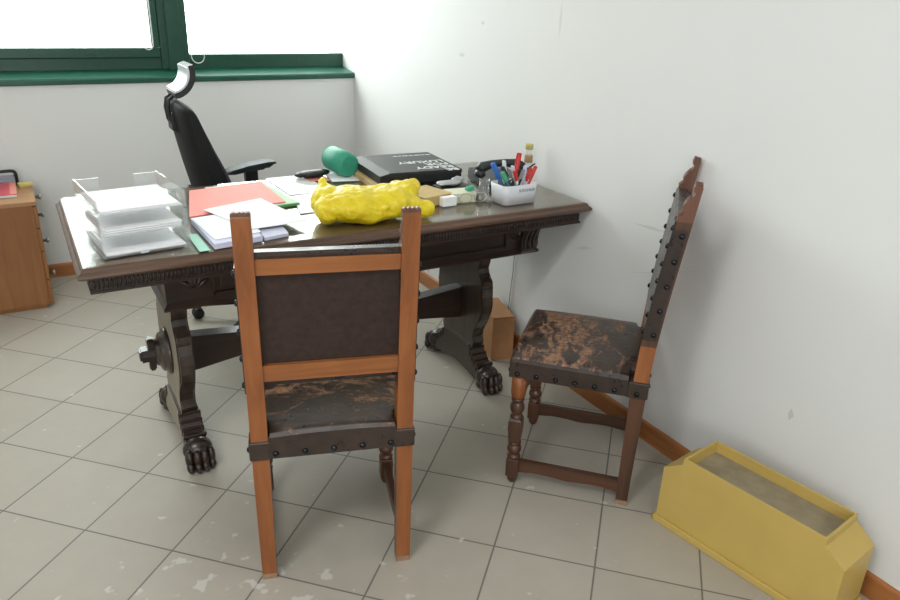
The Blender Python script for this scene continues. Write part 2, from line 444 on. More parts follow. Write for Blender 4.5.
top = q.build('tabletop', [M['deskedge'], M['desktop']], desk, DT)
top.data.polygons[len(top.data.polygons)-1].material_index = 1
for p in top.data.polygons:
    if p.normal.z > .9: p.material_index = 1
MB().box((DX0+.022, DY0+.020, .8114), (DX1-.022, DY1-.022, .8158), bevel=.0008).build('glass_sheet', M['glass'], desk, DT)['label'] = 'clear glass sheet covering the wooden desk top'
# gadrooned frieze band
fr = MB(); fx0, fx1, fy0, fy1 = DX0+.032, DX1-.032, DY0+.034, DY1-.034
fr.box((fx0, fy0, .733), (fx1, fy1, .774))
fr.box((fx0-.004, fy0-.004, .728), (fx1+.004, fy1+.004, .735))
n = 150
for k in range(n):
    x = fx0+.008+(fx1-fx0-.016)*k/(n-1)
    for y in (fy0, fy1): fr.ball((x, y, .7535), 1, 0, 1, (.0044, .005, .0155))
for k in range(70):
    y = fy0+.008+(fy1-fy0-.016)*k/69
    for x in (fx0, fx1): fr.ball((x, y, .7535), 1, 0, 1, (.005, .0044, .0155))
fr.build('carved_frieze', M['desk'], desk, DT)
# apron box with raised panels, a bead row and corner brackets
ax0, ax1, ay0, ay1 = -1.560, -.170, -2.205, -1.61
a = MB()
a.box((ax0, ay0, .625), (ax1, ay1, .732))
moulded([(0, .598), (-.010, .602), (-.012, .610), (-.006, .616), (.002, .626)], ax0, ax1, ay0, ay1, 0, a)
for (p0, p1) in ((ax0+.14, -1.02), (-.985, -.74), (-.705, ax1-.14)):
    for sy, y in ((-1, ay0), (1, ay1)):
        a.box((p0, min(y, y+sy*.010), .636), (p1, max(y, y+sy*.010), .643)); a.box((p0, min(y, y+sy*.010), .708), (p1, max(y, y+sy*.010), .715))
        a.box((p0, min(y, y+sy*.010), .636), (p0+.008, max(y, y+sy*.010), .715)); a.box((p1-.008, min(y, y+sy*.010), .636), (p1, max(y, y+sy*.010), .715))
        a.box((p0+.025, min(y, y+sy*.006), .655), (p1-.025, max(y, y+sy*.006), .696), bevel=.003)
for k in range(70):
    x = ax0+.012+(ax1-ax0-.024)*k/69
    a.ball((x, ay0-.003, .7235), .0068, 0, 1); a.ball((x, ay1+.003, .7235), .0068, 0, 1)
for k in range(28):
    y = ay0+.02+(ay1-ay0-.04)*k/27
    a.ball((ax0-.003, y, .7235), .0068, 0, 1); a.ball((ax1+.003, y, .7235), .0068, 0, 1)
# carved leaf sprays on the front, left and right of centre
for cx in (-1.47, -.26):
    for k in range(5):
        ang = (k-2)*.45
        a.ball((cx+.03*math.sin(ang), ay0-.002, .660+.03*math.cos(ang)), 1, 0, 2, (.008, .006, .022), Matrix.Rotation(ang, 4, 'Y'))
a.build('apron', M['desk'], desk, DT)
def bracket(x, y, sx, sy):
    # scrolled corner bracket curling outwards under the top
    pr = [(0, .600), (.012, .604), (.022, .614), (.026, .628), (.022, .642), (.020, .660), (.026, .682), (.038, .704), (.052, .722), (.056, .731), (0, .731)]
    q = MB()
    if sx: q.prism([(x+sx*(d-.002), z) for d, z in pr], 'y', y-.035, y+.035, bevel=.003)
    else: q.prism([(y+sy*(d-.002), z) for d, z in pr], 'x', x-.035, x+.035, bevel=.003)
    for r in (-.02, 0, .02):
        if sx: q.tube([(x+sx*d, y+r, z) for d, z in pr[3:9]], .007, 6)
        else: q.tube([(x+r, y+sy*d, z) for d, z in pr[3:9]], .007, 6)
    q.build('bracket', M['desk'], desk, DT)
for x, sx in ((ax0, -1), (ax1, 1)):
    for y, sy in ((ay0, -1), (ay1, 1)):
        if sx > 0: bracket(x, y-sy*.045, sx, 0)
        if sx > 0 or sy > 0: bracket(x-sx*.045, y, 0, sy)
# trestle uprights (lyre shaped slabs), foot runners and paws
LY = -1.955
def upright(x):
    hw = [(.090, .10), (.125, .105), (.165, .118), (.185, .135), (.205, .112), (.235, .118), (.265, .140), (.30, .165), (.335, .180), (.37, .186), (.405, .182), (.435, .170), (.452, .178), (.470, .176), (.480, .150), (.495, .138), (.515, .130), (.545, .146), (.575, .158), (.60, .160)]
    poly = [(LY-w, z) for z, w in hw] + [(LY+w, z) for z, w in reversed(hw)]
    q = MB(); q.prism(poly, 'x', x-.026, x+.026, bevel=.005); return q
def foot(x):
    q = MB()
    pr = [(-.225, .035), (-.225, .082), (-.20, .088), (-.175, .094), (-.15, .112), (-.125, .140), (-.105, .168), (0, .178), (.105, .168), (.125, .140), (.15, .112), (.175, .094), (.20, .088), (.225, .082), (.225, .035), (.16, .030), (.10, .05), (0, .062), (-.10, .05), (-.16, .030)]
    q.prism([(LY+y, z) for y, z in pr], 'x', x-.034, x+.034, bevel=.005)
    q.box((x-.039, LY-.19, .095), (x+.039, LY-.172, .108), bevel=.003); q.box((x-.039, LY+.172, .095), (x+.039, LY+.19, .108), bevel=.003)
    for d in (-1, 1):
        for k in range(4):   # carved ribs on the runner
            y = LY+d*(.115+.018*k); z = .150-.015*k
            q.box((x-.038, y-.004, z-.03), (x+.038, y+.004, z+.008-.006*k), bevel=.002)
    return q
def paw(x, d):
    q = MB(); y = LY+d*.222
    q.ball((x, y-d*.015, .062), 1, 0, 3, (.050, .042, .045))
    for i, ox in enumerate((-.036, -.012, .012, .036)):
        fy = .030 if abs(ox) < .02 else .020
        q.ball((x+ox, y+d*fy, .050), 1, 0, 2, (.0145, .022, .034))
        q.ball((x+ox, y+d*(fy+.010), .022), 1, 0, 2, (.0135, .018, .022))
        q.ball((x+ox, y+d*(fy+.022), .016), 1, 0, 1, (.006, .010, .009))
    q.ball((x, y-d*.02, .022), 1, 0, 2, (.046, .04, .022))
    return q
for x, sx in ((-1.512, -1), (-.333, 1)):
    up_ = upright(x).build('trestle_upright', [M['deskleg'], M['dustsheen']], desk, DT)
    fo = foot(x).build('foot_runner', [M['desk'], M['dustsheen']], desk, DT)
    for o_ in (up_, fo):     # outer broad side: dust and grazing sheen painted in as a paler tone
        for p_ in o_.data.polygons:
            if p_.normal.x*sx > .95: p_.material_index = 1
    for d in (-1, 1): paw(x, d).build('paw_foot', M['desk'], fo, DT)
    q = MB(); my = Matrix.Rotation(PI/2, 4, 'Y')
    o = .030*sx
    q.lathe([(.080, 0), (.084, .008), (.080, .016), (.070, .018), (.068, .028), (.060, .034), (.048, .036), (.046, .044), (.040, .048)], (x+.024*sx, LY, .352), 28, mat=Matrix.Rotation(sx*PI/2, 4, 'Y'))
    q.build('round_boss', M['deskleg'], desk, DT)
    q = MB(); e0, e1 = sorted((x+sx*.06, x+sx*.122))
    q.prism([(LY-.020, .330), (LY+.020, .330), (LY+.024, .352), (LY+.020, .374), (LY-.020, .374), (LY-.024, .352)], 'x', e0, e1, bevel=.006)
    q.build('tenon', M['desk'], desk, DT)
    q = MB(); k0, k1 = sorted((x+sx*.072, x+sx*.094))
    q.prism([(LY-.014, .292), (LY+.014, .292), (LY+.019, .330), (LY+.022, .40), (LY+.012, .412), (LY-.012, .412), (LY-.022, .40), (LY-.019, .330)], 'x', k0, k1, bevel=.004)
    q.build('wedge', M['desk'], desk, DT)
# stretcher board
q = MB(); N = 40; up = []; lo = []
for k in range(N+1):
    u = -1+2*k/N; x = -.9225+u*.562
    up.append((x, .382+.020*abs(u)**2.5 - .010*math.cos(u*PI*3)*(1-abs(u)))); lo.append((x, .305-.040*abs(u)**2.2 + .006*math.cos(u*PI*3)*(1-abs(u))))
q.prism(lo+up[::-1], 'y', LY-.028, LY+.028, bevel=.005)
q.build('stretcher_beam', M['desk'], desk, DT)

# ------------------------------------------------------------------ carved chair
def front_leg(x, y):
    q = MB()
    q.box((x-.021, y-.021, .028), (x+.021, y+.021, .098), bevel=.003)
    q.lathe([(.012, 0), (.015, .006), (.018, .016), (.014, .026), (.016, .030)], (x, y, 0), 16)
    q.lathe([(.017, .096), (.022, .101), (.023, .106), (.017, .110), (.016, .113), (.021, .120), (.0245, .130), (.0235, .140), (.018, .148), (.017, .152), (.022, .156), (.021, .161)], (x, y, 0), 20)
    w0, w1 = .0185, .0225
    vs0 = [(x-w0, y-w0), (x+w0, y-w0), (x+w0, y+w0), (x-w0, y+w0)]
    rings = []
    for w, z in ((.015, .158), (w0, .164), (w1, .215), (.0215, .245), (.017, .252)):
        rings.append([q.bm.verts.new((x+sx*w, y+sy*w, z)) for sx, sy in ((-1, -1), (1, -1), (1, 1), (-1, 1))])
    fs = []
    for r0, r1 in zip(rings, rings[1:]):
        for k in range(4): fs.append(q.bm.faces.new([r0[k], r0[(k+1) % 4], r1[(k+1) % 4], r1[k]]))
    fs += [q.bm.faces.new(rings[0][::-1]), q.bm.faces.new(rings[-1])]
    q._tag(fs, 0)
    q.lathe([(.018, .250), (.0225, .255), (.021, .260), (.0165, .264), (.016, .268), (.021, .275), (.0245, .287), (.0235, .300), (.018, .310), (.017, .314), (.022, .319), (.021, .325), (.018, .328)], (x, y, 0), 20)
    q.lathe([(.018, .326), (.0235, .335), (.025, .350), (.0245, .370), (.024, .408)], (x, y, 0), 16, mi=1)
    return q
POST = [(0, 0), (.16, .001), (.34, .004), (.45, .006), (.58, .014), (.70, .026), (.82, .040), (.92, .053), (.985, .061)]   # (z, centre set back)
def back_at(z):
    for (z0, a0), (z1, a1) in zip(POST, POST[1:]):
        if z <= z1: return a0+(a1-a0)*(z-z0)/(z1-z0)
    (z0, a0), (z1, a1) = POST[-2:]
    return a0+(a1-a0)*(z-z0)/(z1-z0)
def rear_post(x):
    q = MB(); hwx = .0215; hd = .0225
    rings = []; zs = [0, .018, .10, .2, .34, .45, .50, .58, .62, .70, .80, .90, .97, .985]
    for z in zs:
        c = -back_at(z); k = .82 + .18*min(1, z/.3)
        rings.append([q.bm.verts.new((x+sx*hwx*(.9+.1*min(1, z/.3)), c+sy*hd*k, z)) for sx, sy in ((-1, -1), (1, -1), (1, 1), (-1, 1))])
    for i, (r0, r1) in enumerate(zip(rings, rings[1:])):
        for k in range(4):
            f = q.bm.faces.new([r0[k], r0[(k+1) % 4], r1[(k+1) % 4], r1[k]])
            zc = (zs[i]+zs[i+1])/2
            f.material_index = 0 if k == 0 else (1 if not .45 < zc < .60 else 0)
            if i == 0: f.material_index = 2
            if zc > .965 and k: f.material_index = 3
    q._tag([q.bm.faces.new(rings[0][::-1])], 2); q._tag([q.bm.faces.new(rings[-1])], 3)
    return q
def finial(x):
    # side profile with a hollowed front, a neck and a knob; fluted across
    pr = [(.0225, .9850), (.0225, .987), (.013, .990), (.009, .998), (.014, 1.010), (.012, 1.022), (.002, 1.036), (-.006, 1.046), (-.007, 1.054), (-.001, 1.059), (.002, 1.066), (-.001, 1.074), (-.009, 1.077), (-.017, 1.075), (-.0225, 1.068), (-.0225, .9850)]
    q = MB()
    q.prism([(d-back_at(z), z) for d, z in pr], 'x', x-.0215, x+.0215)
    q.bm.normal_update()
    for f in q.bm.faces:
        if abs(f.normal.y) > .6 and f.calc_center_median().y < -back_at(f.calc_center_median().z)-.02 and f.calc_center_median().z < 1.066: f.material_index = 1
    for k in range(4):
        xx = x-.0153+.0102*k
        q.tube([(xx, -back_at(1.073)-.020, 1.0725), (xx, -back_at(1.073)-.001, 1.0745)], .0056, 8)
        q.tube([(xx, .021-back_at(.985), .985), (xx, .008-back_at(1.0), 1.0), (xx, .012-back_at(1.010), 1.010), (xx, .009-back_at(1.022), 1.022), (xx, -.003-back_at(1.038), 1.038)], .0050, 6)
    return q
SX, SY0, SY1, SB = .213, -.031, .400, .405
def seat_mesh():
    q = MB(); bm = q.bm
    xs = [-SX, -SX+.005, -SX+.014, -.166, -.161, -.12, -.06, 0, .06, .12, .161, .166, SX-.014, SX-.005, SX]
    ys = [SY0, SY0+.005, SY0+.014, .0, .024, .030, .06, .12, .18, .24, .30, .35, SY1-.014, SY1-.005, SY1]
    def h(x, y):
        d = min(SX-abs(x), y-SY0, SY1-y)
        if y < .03: d = min(d, abs(abs(x)-.166) if abs(x) < .166 else 0)
        e = max(0, min(1, d/.014))
        base = .460+.0125*math.sqrt(max(0, 1-(1-e)**2))
        cu = max(0, 1-(x/SX)**2)**.55*max(0, 1-((y-.185)/.25)**2)**.5
        return base+.027*cu + .0035*mnoise.noise(Vector((x*14, y*14, 3)))*min(1, d/.03)
    grid = {}
    def V(i, j):
        if (i, j) not in grid: grid[(i, j)] = bm.verts.new((xs[i], ys[j], h(xs[i], ys[j])))
        return grid[(i, j)]
    fs = []
    for i in range(len(xs)-1):
        for j in range(len(ys)-1):
            cx, cy = (xs[i]+xs[i+1])/2, (ys[j]+ys[j+1])/2
            if abs(cx) > .166 and cy < .030: continue
            fs.append(bm.faces.new([V(i, j), V(i+1, j), V(i+1, j+1), V(i, j+1)]))
    q._tag(fs, 0, True)
    be = [e for e in bm.edges if len(e.link_faces) == 1]
    r = bmesh.ops.extrude_edge_only(bm, edges=be)
    nv = [g for g in r['geom'] if isinstance(g, bmesh.types.BMVert)]
    for v in nv: v.co.z = SB
    be = [e for e in bm.edges if len(e.link_faces) == 1]
    bmesh.ops.holes_fill(bm, edges=be, sides=0)
    for s in (-1, 1):   # leather folded round the rear posts
        q.box((min(s*.163, s*(SX+.003)), SY0-.002, .403), (max(s*.163, s*(SX+.002)), .030, .458), bevel=.004)
    for f in bm.faces:
        if abs(f.normal.z) < .5: f.smooth = False
    return q
def nail(p, d):
    q = MB(); d = Vector(d).normalized()
    rot = d.to_track_quat('Z', 'Y').to_matrix().to_4x4()
    q.lathe([(.0085, -.001), (.0085, .001), (.0078, .0035), (.0058, .0056), (.0028, .0068), (.0005, .0071)], p, 10, mat=rot)
    return q
chair = thing('carved_chair', 'carved wooden chair seen from behind in front of the desk, its leather seat worn', 'chair', (0, 0, 0), 0, 'carved chairs with nailed leather seats')
def make_chair(t):
    fws = .2
    for s in (-1, 1):
        front_leg(s*fws*.975, .368).build('front_leg', [M['brown'], M['orange']], t)
    for s in (-1, 1):
        p = rear_post(s*.1885).build('rear_post', [M['orange'], M['brown'], M['tip'], M['redbrown']], t)
        finial(s*.1885).build('finial', [M['redbrown'], M['orange']], p)
    for s in (-1, 1):
        q = MB(); pts = []
        lo = []
        for k in range(25):
            u = k/24; y = .004+u*.362
            lo.append((y, .044+.007*abs(math.sin(u*PI*2))*(1 if .12 < u < .88 else 0)))
        q.prism(lo+[(.366, .090), (.004, .090)], 'x', s*.1935-.010, s*.1935+.010, bevel=.002)
        q.build('side_stretcher', M['brownx'], t)
    q = MB(); lo = []
    for k in range(33):
        u = -1+2*k/32; lo.append((u*.195, .272+.022*abs(math.sin(u*PI*1.5))))
    q.prism(lo+[(.195, .352), (-.195, .352)], 'y', .36, .378, bevel=.002)
    q.build('front_stretcher', M['brownx'], t)
    # back rails
    for z0, z1 in ((.634, .680), (.926, .966)):
        q = MB(); c0, c1 = -back_at(z0), -back_at(z1)
        q.prism([(c0-.016, z0), (c0+.012, z0), (c1+.012, z1), (c1-.016, z1)], 'x', -.170, .170, bevel=.002)
        q.build('back_rail', M['orangex'], t)
    # leather back: panel between the rails, padded front, folded round the posts
    q = MB(); c0, c1 = -back_at(.645), -back_at(.96)
    q.prism([(c0-.003, .645), (c0+.008, .645), (c1+.008, .96), (c1-.003, .96)], 'x', -.171, .171)
    q.build('back_lining', M['backcloth'], t)
    q = MB(); zs = [.602, .612, .64, .72, .80, .88, .94, .965, .972]
    prof = []
    for z in zs:
        prof.append((-back_at(z)+.0255, z))
    for z in reversed(zs): prof.append((-back_at(z)+.0215, z))
    q.prism(prof, 'x', -SX+.003, SX-.003, bevel=.003, smooth=True)
    q.prism([(-back_at(.958)-.013, .965), (-back_at(.957)+.026, .962), (-back_at(.972)+.027, .972), (-back_at(.972)+.020, .980), (-back_at(.972)-.004, .980), (-back_at(.97)-.013, .974)], 'x', -.172, .172, bevel=.002, smooth=True)
    for s in (-1, 1):
        x0, x1 = sorted((s*.2097, s*.2130))
        q.prism([(-back_at(.602)-.0165, .602), (-back_at(.602)+.024, .602), (-back_at(.72)+.024, .72), (-back_at(.82)+.024, .82), (-back_at(.948)+.024, .948), (-back_at(.948)-.0165, .948), (-back_at(.82)-.0165, .82), (-back_at(.72)-.0165, .72)], 'x', x0, x1)
    bk = q.build('back_leather', M['back'], t)
    for s in (-1, 1):
        for k in range(5):
            z = .622+.077*k
            nail((s*.2130, -back_at(z)-.004, z), (s, 0, 0)).build('upholstery_nail', M['nail'], bk)
        for k in range(7):
            z = .625+.054*k
            nail((s*.200, -back_at(z)+.0255, z), (0, 1, .15)).build('upholstery_nail', M['nail'], bk)
    st = seat_mesh().build('seat', M['seat'], t)
    for k in range(5): nail((-.150+.075*k, SY0, .420), (0, -1, 0)).build('upholstery_nail', M['nail'], st)
    for k in range(6): nail((-.19+.076*k, SY1, .420), (0, 1, 0)).build('upholstery_nail', M['nail'], st)
    for s in (-1, 1):
        nail((s*(SX+.003), .0, .419), (s, 0, 0)).build('upholstery_nail', M['nail'], st)
        for k in range(6): nail((s*SX, .068+.061*k, .420), (s, 0, 0)).build('upholstery_nail', M['nail'], st)
make_chair(chair)
def copy_tree(o, parent=None):
    c = o.copy(); COL.objects.link(c)
    if parent is not None: c.parent = parent
    for ch in list(o.children): copy_tree(ch, c)
    return c
chair2 = copy_tree(chair)
# near chair: rear posts stand at (-1.456,-2.787) and (-1.089,-2.899)
def place(o, pl, pr_):
    pl, pr_ = Vector(pl), Vector(pr_); c = (pl+pr_)/2; d = pr_-pl
    o.location = (c.x, c.y, 0); o.rotation_euler = (0, 0, math.atan2(d.y, d.x))
place(chair, (-1.457, -2.787), (-1.093, -2.898))
place(chair2, (-.343, -3.006), (-.063, -2.740))
tag(chair2, 'carved wooden chair standing side-on by the right wall between desk and yellow planter', 'chair', 'carved chairs with nailed leather seats')

# ------------------------------------------------------------------ yellow planter
pl = thing('planter_box', 'yellow planter box with a narrow open top standing on the floor along the right wall', 'planter', (-.302, -3.122, 0), -math.radians(81.8))
# local x runs along the wall towards the viewer, y runs back to the wall
L, W = .558, .172
q = MB()
def loopv(pts): return [q.bm.verts.new(p) for p in pts]
H1, H2, H3 = .200, .242, .264
r0, r1 = .062, L-.058
outer = [[(0, 0, .004), (L, 0, .004), (L, W, .004), (0, W, .004)], [(0, 0, H1), (L, 0, H1), (L, W, H1), (0, W, H1)],
         [(r0, 0, H2), (r1, 0, H2), (r1, W, H2), (r0, W, H2)], [(r0, 0, H3), (r1, 0, H3), (r1, W, H3), (r0, W, H3)],
         [(r0+.007, .007, H3), (r1-.007, .007, H3), (r1-.007, W-.007, H3), (r0+.007, W-.007, H3)],
         [(r0+.009, .009, H3-.034), (r1-.009, .009, H3-.034), (r1-.009, W-.009, H3-.034), (r0+.009, W-.009, H3-.034)]]
rs = [loopv(p) for p in outer]
for a_, c_ in zip(rs, rs[1:]):
    for k in range(4): q.bm.faces.new([a_[k], a_[(k+1) % 4], c_[(k+1) % 4], c_[k]])
q.bm.faces.new(rs[0][::-1]); f = q.bm.faces.new(rs[-1]); f.material_index = 1
q.build('planter_body', [M['yellow'], M['soil']], pl)
q = MB(); q.box((-.009, -.009, 0), (L+.009, .0, .024), bevel=.003); q.box((-.009, -.009, 0), (0, W, .024), bevel=.003); q.box((L, -.009, 0), (L+.009, W, .024), bevel=.003)
q.build('plinth', M['yellow'], pl)

# ------------------------------------------------------------------ drawer cabinet at the left
CX1, CY0, CY1, CH = -1.851, -.468, -.075, .553
cab = thing('drawer_cabinet', 'low wooden drawer cabinet against the back wall under the window', 'cabinet', (-2.08, -.27, 0))
CT = Matrix.Translation((2.08, .27, 0))
b = MB(); b.box((CX1-.46, CY0, .02), (CX1-.018, CY1, CH-.022), bevel=.002); b.box((CX1-.45, CY0+.012, 0), (CX1-.03, CY1, .03)); b.build('cabinet_body', M['cab'], cab, CT)
b = MB(); b.box((CX1-.462, CY0-.003, CH-.022), (CX1, CY1, CH), bevel=.003); b.build('cabinet_top', M['cabtop'], cab, CT)
zz = [.020, .150, .300, .415, .526]
for i in range(4):
    d = MB().box((CX1-.018, CY0+.003, zz[i]+.002), (CX1, CY1-.003, zz[i+1]-.002), bevel=.002).build('drawer', M['cab'], cab, CT)
    z = (.085, .265, .405, .500)[i]
    kb = MB(); kb.lathe([(.007, 0), (.006, .012), (.013, .018), (.014, .026), (.010, .031)], (CX1, CY0+.30, z), 14, mat=Matrix.Rotation(PI/2, 4, 'Y'))
    kb.build('knob', M['steel'], d, CT)
# things on the cabinet
bk = thing('booklet', 'red booklet with a salmon edge lying on the drawer cabinet', 'booklet', (-2.03, -.23, CH))
b = MB(); b.box((-.14, -.13, .001), (.104, .135, .015), bevel=.001); b.build('pages', M['paper'], bk)
b = MB(); b.box((-.143, -.135, .015), (.106, .138, .0175), mi=0); b.box((.078, -.135, .0176), (.106, .138, .0182), mi=1); b.build('cover', [M['pink'], M['salmonedge']], bk)
sn = MB().box((-.032, -.026, 0), (.032, .026, .014), bevel=.001).build('sticky_note_pad', M['post']); sn.location = (-1.882, -.118, CH); sn.rotation_euler = (0, 0, .2)
tag(sn, 'yellow sticky note pad on the back corner of the drawer cabinet', 'note pad')
bn = thing('document_case', 'clear blue-grey case with a black rounded handle behind the red booklet', 'case', (-2.03, -.086, CH))
b = MB(); b.box((-.13, -.014, 0), (.108, .012, .050), bevel=.003); b.build('case_body', M['bluegrey'], bn)
hp = [(-.125, 0, .0), (-.125, 0, .055)] + [(-.125+.018*(1-math.cos(a)), 0, .055+.018*math.sin(a)) for a in (.5, 1., PI/2)] + [(.10-.0, 0, .073)][:0]
hp += [(.098+.018*math.sin(a)-.002, 0, .055+.018*math.cos(a)) for a in (0, .5, 1., PI/2)] + [(.114, 0, .0)]
b = MB().tube(hp, .0085, 8); b.build('handle', M['black'], bn)

# ------------------------------------------------------------------ office chair behind the desk
oc = thing('office_chair', 'black high-back office chair with headrest and armrest standing behind the desk', 'chair', (-1.035, -1.05, 0))
def sideprism(pts, x_is, y0, y1, nseg=1): pass
# backrest: seen from its side; a padded slab curved across its width
prof_b = [(-.182, .655), (-.196, .72), (-.214, .80), (-.229, .88), (-.243, .96), (-.254, 1.03), (-.258, 1.062), (-.250, 1.078), (-.228, 1.080), (-.205, 1.070), (-.186, 1.045), (-.160, .98), (-.118, .88), (-.075, .79), (-.045, .71), (-.036, .655)]
q = MB(); secs = []
for k in range(9):
    v = -1+2*k/8; w = .225; sh = .035*(abs(v)**2); tight = 1-.55*abs(v)**4
    mid = lambda z: 0
    sec = []
    for (x, z) in prof_b:
        cx = -.20+.12*(1-(z-.65)/.43)*.9 - .03
        zz_ = .86+(z-.86)*(1-.10*abs(v)**3)
        sec.append(q.bm.verts.new((cx+(x-cx)*tight+sh*.5, v*w, zz_)))
    secs.append(sec)
fs = []
for s0, s1 in zip(secs, secs[1:]):
    n_ = len(s0)
    for k in range(n_): fs.append(q.bm.faces.new([s0[k], s0[(k+1) % n_], s1[(k+1) % n_], s1[k]]))
q._tag(fs, 0, True); q._tag([q.bm.faces.new(secs[0][::-1]), q.bm.faces.new(secs[-1])], 0)
q.build('backrest', M['fabric'], oc)
# headrest: crescent, silver-grey shell behind, black pad in front
def crescent(r0, r1, c, a0, a1, y0, y1, n=14):
    pts = [(c[0]+r1*math.cos(a0+(a1-a0)*k/n), c[1]+r1*math.sin(a0+(a1-a0)*k/n)) for k in range(n+1)]
    pts += [(c[0]+r0*math.cos(a1-(a1-a0)*k/n), c[1]+r0*math.sin(a1-(a1-a0)*k/n)) for k in range(n+1)]
    return pts
hc = (-.262, 1.198)
q = MB(); q.prism(crescent(.083, .106, hc, -1.38, .30, -.10, .10), 'y', -.10, .10, bevel=.006, smooth=True); hr = q.build('headrest', M['black'], oc)
q = MB(); q.prism(crescent(.074, .084, hc, -1.32, .26, -.09, .09), 'y', -.097, .097, bevel=.003, smooth=True); q.build('headrest_shell', M['silver'], hr)['label'] = 'silver-grey headrest shell'
q = MB()
for y in (-.03, .03):
    q.tube([(-.243, y, .955), (-.262, y, 1.0), (-.268, y, 1.05), (-.262, y, 1.085), (-.238, y, 1.10)], .0075, 8)
q.box((-.262, -.045, .955), (-.236, .045, 1.03), bevel=.006); q.build('headrest_bracket', M['black'], oc)
# seat, armrests, mechanism, star base, casters
q = MB(); q.box((-.10, -.245, .43), (.40, .245, .505), bevel=.03); q.build('seat', M['fabric'], oc)
for s in (1, -1):
    q = MB(); y = s*.285
    q.prism([(x*1.1+.022, z) for x, z in [(-.018, .683), (.018, .698), (.10, .718), (.18, .728), (.222, .727), (.226, .718), (.205, .712), (.185, .708), (.165, .692), (.09, .688), (.03, .686), (-.012, .673)]], 'y', y-.045, y+.045, bevel=.008, smooth=True)
    ap = q.build('armrest', M['greyarm'], oc)
    q = MB(); q.box((.115, y-.022, .50), (.178, y+.022, .692), bevel=.006); q.box((.115, min(y, s*.20), .445), (.178, max(y, s*.20), .475), bevel=.005); q.box((.115, y-.022, .445), (.178, y+.022, .51), bevel=.006)
    q.build('arm_post', M['black'], ap)
q = MB(); q.box((-.20, -.05, .40), (.25, .05, .432), bevel=.01); q.tube([(-.19, 0, .42), (-.22, 0, .50), (-.215, 0, .60), (-.19, 0, .70)], .028, 8); q.lathe([(.03, .11), (.03, .26), (.02, .262), (.02, .405)], (.10, 0, 0), 16); q.build('mechanism', M['black'], oc)
hub = (.10, 0)
q = MB(); q.lathe([(.055, .075), (.055, .125), (.035, .135)], (hub[0], hub[1], 0), 16)
cpos = []
a0_ = math.atan2(-.908+1.05-0, -1.27+1.06-.10)
for k in range(5):
    a_ = a0_+2*PI*k/5; ex, ey = hub[0]+.335*math.cos(a_), hub[1]+.335*math.sin(a_)
    cpos.append((ex, ey, a_)); q.tube([(hub[0]+.03*math.cos(a_), hub[1]+.03*math.sin(a_), .105), (ex, ey, .075)], [.030, .017], 8, flat=.8)
sb = q.build('star_base', M['black'], oc)
for ex, ey, a_ in cpos:
    q = MB()
    for s in (-1, 1):
        q.lathe([(.018, -.008), (.026, -.008), (.028, -.004), (.028, .004), (.026, .008), (.014, .009)], (ex, ey+s*.014, .028), 18, mat=Matrix.Rotation(PI/2, 4, 'X'))
    q.lathe([(.006, .03), (.006, .085)], (ex, ey, 0), 8); q.ball((ex, ey, .042), .016, 0, 2)
    q.build('caster', M['black'], sb)

# ------------------------------------------------------------------ on the desk: letter trays and papers
tr = thing('letter_tray', 'stack of clear acrylic letter trays at the left end of the desk', 'letter tray', (-1.720, -2.284, ZT), math.radians(6.4))
TW, TD = .243, .285
for i in range(3):
    z = .003+.060*i
    q = MB()
    q.box((0, 0, z), (TW, TD, z+.003)); q.box((0, 0, z), (.0035, TD, z+.052 if i < 2 else z+.048)); q.box((TW-.0035, 0, z), (TW, TD, z+.052 if i < 2 else z+.048))
    q.box((0, TD-.004, z), (.07, TD, z+.045)); q.box((TW-.07, TD-.004, z), (TW, TD, z+.045)); q.box((0, 0, z), (TW, .004, z+.008))
    q.build('tray', M['acrylic'], tr)
mt = Matrix.Translation((-1.720, -2.284, ZT)) @ RZ(math.radians(6.4))
for i, (nm, lab, h_, dx) in enumerate((('paper_stack', 'white papers lying in the lowest clear letter tray', .010, .0), ('paper_stack', 'white papers lying in the middle clear letter tray', .014, .004), ('paper_stack', 'white papers lying open in the topmost clear letter tray', .009, .002))):
    q = MB(); n_ = 5
    for k in range(n_):
        ox = random.uniform(-.004, .004); oy = random.uniform(-.004, .004); z = .0065+.060*i+h_*k/n_
        q.box((.012+ox+dx, .012+oy, z), (TW-.012+ox-dx, TD-.03+oy, z+h_/n_-.0004))
    o = q.build(nm, M['paper'], None); o.matrix_world = mt
    tag(o, lab, 'papers', 'papers in the letter trays')
lb = MB().box((0, 0, 0), (.022, .002, .006)).build('label_tab', M['silver'], tr); lb.location = (.10, -.001, .004)

def sheet(name, pts, z, th, mat, label, cat, group=None, curl=0, parent=None):
    c = (sum(p[0] for p in pts)/4, sum(p[1] for p in pts)/4)
    q = MB(); q.quad([(p[0]-c[0], p[1]-c[1]) for p in pts], 0, th, 0, curl)
    o = q.build(name, mat); o.location = (c[0], c[1], z)
    return tag(o, label, cat, group)
Z0 = ZT+.0004
sheet('card_folder', [(-1.066, -1.585), (-1.036, -1.945), (-1.262, -1.965), (-1.292, -1.605)][::-1], Z0, .008, M['gcard'], 'green card folder under the pale green sheet and the red folder', 'folder')
sheet('paper_sheet', [(-1.066, -1.582), (-1.040, -1.940), (-1.262, -1.958), (-1.292, -1.602)][::-1], Z0+.0086, .0012, M['pgreen'], 'pale green paper sheet showing along the edge of the red folder', 'paper')
sheet('card_folder', [(-1.355, -1.640), (-1.078, -1.606), (-1.082, -1.925), (-1.428, -1.992)][::-1], Z0+.0104, .0035, M['red'], 'salmon red card folder lying behind the white papers', 'folder')
sheet('paper_stack', [(-1.430, -2.02), (-1.423, -2.312), (-1.275, -2.292), (-1.262, -1.995)], Z0, .016, M['lilac'], 'stack of lilac-edged white papers beside the letter trays', 'papers')
